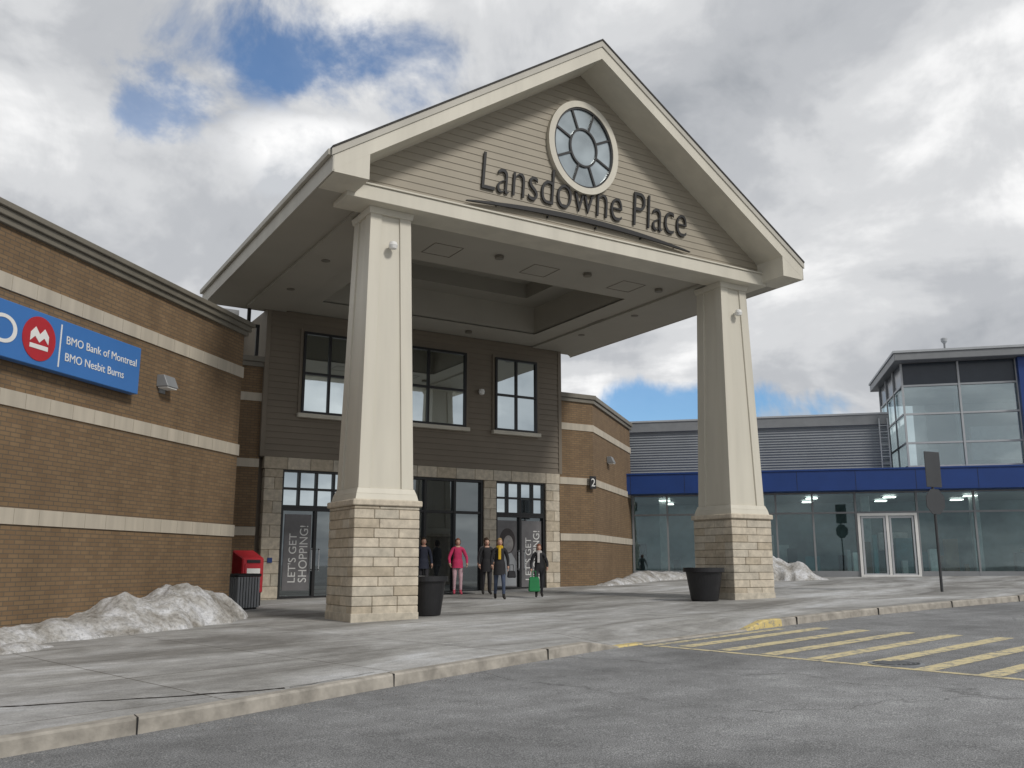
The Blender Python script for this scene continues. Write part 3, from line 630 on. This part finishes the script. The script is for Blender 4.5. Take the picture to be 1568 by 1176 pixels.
    boxes('mouth',[(-.022,.022,-.112,-.095,1.548,1.556)],M['red'],r)
    bm=bmesh.new(); bmesh.ops.create_uvsphere(bm,u_segments=20,v_segments=16,radius=1)
    dele=[v_ for v_ in bm.verts if (v_.co.y<-.35 and v_.co.z<.45) ]
    bmesh.ops.delete(bm,geom=dele,context='VERTS')
    for v_ in bm.verts:
        c_=v_.co; lo=max(0,-c_.z); c_.x*=.09*(1+.1*lo); c_.y=c_.y*.11; c_.z=c_.z*.128 if c_.z>0 else c_.z*(.22 if hair=='long' else .12)
    m_=bpy.data.meshes.new('hair'); bm.to_mesh(m_); bm.free(); m_.materials.append(hairc)
    for p in m_.polygons:p.use_smooth=True
    o=bpy.data.objects.new('hair',m_); scene.collection.objects.link(o); o.parent=r; o.location=(0,-.008,1.612)
    if scarf: lathe('scarf',[(.06,0),(.1,.02),(.105,.07),(.07,.1)],scarf,r,(0,-.02,1.42),16); boxes('scarf_tail',[(-.06,.02,-.15,-.12,1.12,1.46)],scarf,r,.01)
    if coat<.85: lathe('coat_skirt',[(.185,coat-.02),(.175,.85),(.165,1.0),(.14,1.1)],top,r,(0,0,0),20,.78)
    return V
fb=lambda n,c:plain(n,c,.8,.15,9)
pink=fb('pink_jacket',(.50,.03,.11)); lav=fb('pink_leggings',(.50,.33,.37)); blk=fb('black_coat',(.016,.016,.019)); jean=fb('jeans',(.05,.07,.12)); dj=fb('dark_trousers',(.025,.025,.03))
yel=fb('yellow_scarf',(.60,.38,.02)); bt=fb('dark_boots',(.02,.018,.016)); pb=fb('pink_boots',(.42,.06,.10)); blond=fb('blond_hair',(.40,.26,.11)); redh=fb('reddish_hair',(.22,.07,.035)); brown=fb('brown_hair',(.05,.028,.015)); whitef=fb('pale_top',(.5,.48,.47)); greyj=fb('grey_jacket',(.12,.12,.13)); navy=fb('navy_coat',(.02,.025,.045))
person('woman',13.83,26.1,-20,1.74,pink,lav,pb,redh,.05,'short',.84,((.12,.05),(.12,.06)))
person('woman',14.5,25.4,-20,1.72,blk,dj,bt,brown,.10,'long',.72,((.05,.02),(.18,.02)))
person('man',15.05,26.4,-30,1.76,greyj,dj,bt,brown,.12,'short',.84,((.05,.02),(.1,.02)))
person('woman',13.5,22.9,-22,1.70,blk,jean,bt,blond,.20,'long',.70,((.14,.02),(-.08,.03)),yel,1)
person('woman',14.85,22.9,-30,1.52,blk,dj,bt,redh,.16,'long',.86,((.02,.04),(.16,.05)),whitef,-1)
person('man',13.15,27.2,-15,1.78,navy,dj,bt,brown,.10,'short',.8,((.05,.02),(.05,.02)))
def bag(nm,x,y,z,w,h,mat,rz):
    b=root(nm,(x,y,z),rz)
    hexa('sack',[[(-w*.5,-.09,0),(w*.5,-.09,0),(w*.5,.09,0),(-w*.5,.09,0),(-w*.42,-.03,h),(w*.42,-.03,h),(w*.42,.03,h),(-w*.42,.03,h)]],mat,b,.03)
    boxes('handles',[(-.06,-.045,-.012,.0,h,h+.16),(.045,.06,-.012,.0,h,h+.16),(-.06,.06,-.012,.0,h+.16,h+.175)],mat,b)
bag('shopping_bag',14.60,22.78,gs(14.6,22.78)+.18,.34,.42,M['green'],math.radians(-30))
bag('handbag',13.83,22.78,gs(13.8,22.8)+.60,.26,.2,blk,math.radians(-22))
# ---------------------------------------------------------------- world
w=bpy.data.worlds.new('World'); scene.world=w; w.use_nodes=True; nt=w.node_tree; bg=nt.nodes['Background']
try: w.cycles.sampling_method='MANUAL'; w.cycles.sample_map_resolution=256
except Exception: pass
SUNAZ=math.radians(165); SUNEL=math.radians(38)
sky=N(nt,'ShaderNodeTexSky',sky_type='NISHITA'); sky.sun_disc=False; sky.sun_elevation=SUNEL; sky.sun_rotation=SUNAZ; sky.air_density=1.0; sky.dust_density=.6
tc=N(nt,'ShaderNodeTexCoord'); nv=N(nt,'ShaderNodeVectorMath',operation='NORMALIZE'); L(nt,tc.outputs['Generated'],nv.inputs[0]); D=nv.outputs[0]
sp=N(nt,'ShaderNodeSeparateXYZ'); L(nt,D,sp.inputs[0])
def MT(op,a,b=None,c_=None,clamp=False):
    m=N(nt,'ShaderNodeMath',operation=op); m.use_clamp=clamp
    for i,x in enumerate((a,b,c_)):
        if x is None: continue
        if isinstance(x,(int,float)): m.inputs[i].default_value=x
        else: L(nt,x,m.inputs[i])
    return m.outputs[0]
den=MT('ADD',MT('MAXIMUM',sp.outputs[2],0.0),.22)
dv=N(nt,'ShaderNodeVectorMath',operation='DIVIDE'); cbn=N(nt,'ShaderNodeCombineXYZ')
for i in range(3): L(nt,den,cbn.inputs[i])
L(nt,D,dv.inputs[0]); L(nt,cbn.outputs[0],dv.inputs[1]); PV=dv.outputs[0]
n1=noi(nt,PV,1.5,6,.55,.3); n3=noi(nt,D,7,6,.6,.3)
def blob(d,sc,r,soft,amp,nz):
    sb=N(nt,'ShaderNodeVectorMath',operation='SUBTRACT'); L(nt,D,sb.inputs[0]); sb.inputs[1].default_value=d
    mu=N(nt,'ShaderNodeVectorMath',operation='MULTIPLY'); L(nt,sb.outputs[0],mu.inputs[0]); mu.inputs[1].default_value=sc
    le=N(nt,'ShaderNodeVectorMath',operation='LENGTH'); L(nt,mu.outputs[0],le.inputs[0])
    dd=MT('ADD',le.outputs['Value'],MT('MULTIPLY',MT('SUBTRACT',nz,.5),amp))
    mr=N(nt,'ShaderNodeMapRange',interpolation_type='SMOOTHSTEP'); L(nt,dd,mr.inputs[0]); mr.inputs[1].default_value=r; mr.inputs[2].default_value=r-soft; mr.inputs[3].default_value=0; mr.inputs[4].default_value=1
    return mr.outputs[0]
b=MT('ADD',MT('MULTIPLY',n1,1.0),MT('MULTIPLY',n3,.5))
b=MT('ADD',b,MT('MULTIPLY',blob((.806,.461,.372),(1,1,1.2),.42,.42,.2,n3),.19))
b=MT('ADD',b,MT('MULTIPLY',blob((.03,.917,.37),(1,1,1.8),.26,.26,.2,n3),.12))
b=MT('ADD',b,MT('MULTIPLY',blob((.6,.76,.2),(1,1,2.2),.45,.4,.2,n3),.05))
cloud=ramp(nt,b,[(.56,(3.3,3.5,3.8)),(.72,(4.7,4.85,5.1)),(.83,(6.2,6.3,6.45)),(.98,(9.0,9.0,9.0))])
cloud.node.color_ramp.interpolation='EASE'
blue=MT('MAXIMUM',blob((.255,.83,.495),(1,1,2.0),.125,.11,.44,n3),blob((.677,.712,.165),(1,1,4.5),.16,.08,.46,n3))
blue=MT('MAXIMUM',blue,MT('MULTIPLY',blob((.15,.88,.455),(1,1,2),.06,.05,.34,n3),.7))
skyc=mix(nt,1,sky.outputs[0],(.58,.92,1.2),'MULTIPLY')
col=mix(nt,MT('MULTIPLY',blue,.88),cloud,skyc)
cum=blob((.285,.86,.425),(1,1,2.6),.12,.05,.26,n3)
shade=ramp(nt,n3,[(.38,(5.4,5.6,5.9)),(.58,(9.2,9.2,9.2))])
col=mix(nt,cum,col,shade)
L(nt,col,bg.inputs[0]); bg.inputs[1].default_value=.11
# ---------------------------------------------------------------- sun
sl_=bpy.data.lights.new('sun','SUN'); sl_.energy=1.9; sl_.angle=math.radians(10); sl_.color=(1,.955,.89)
so=bpy.data.objects.new('sun',sl_); scene.collection.objects.link(so)
dirv=Vector((math.sin(SUNAZ)*math.cos(SUNEL),math.cos(SUNAZ)*math.cos(SUNEL),math.sin(SUNEL)))
so.rotation_euler=dirv.to_track_quat('Z','Y').to_euler()
# ---------------------------------------------------------------- camera
cam=bpy.data.cameras.new('camera'); cam.sensor_width=36; cam.lens=31.82; cam.clip_end=3000
co=bpy.data.objects.new('camera',cam); scene.collection.objects.link(co); co.location=(0,0,1.9)
co.rotation_euler=(math.radians(90+11.27),0,math.radians(-31.29)); scene.camera=co
scene.view_settings.view_transform='Standard'; scene.view_settings.look='None'; scene.view_settings.exposure=0
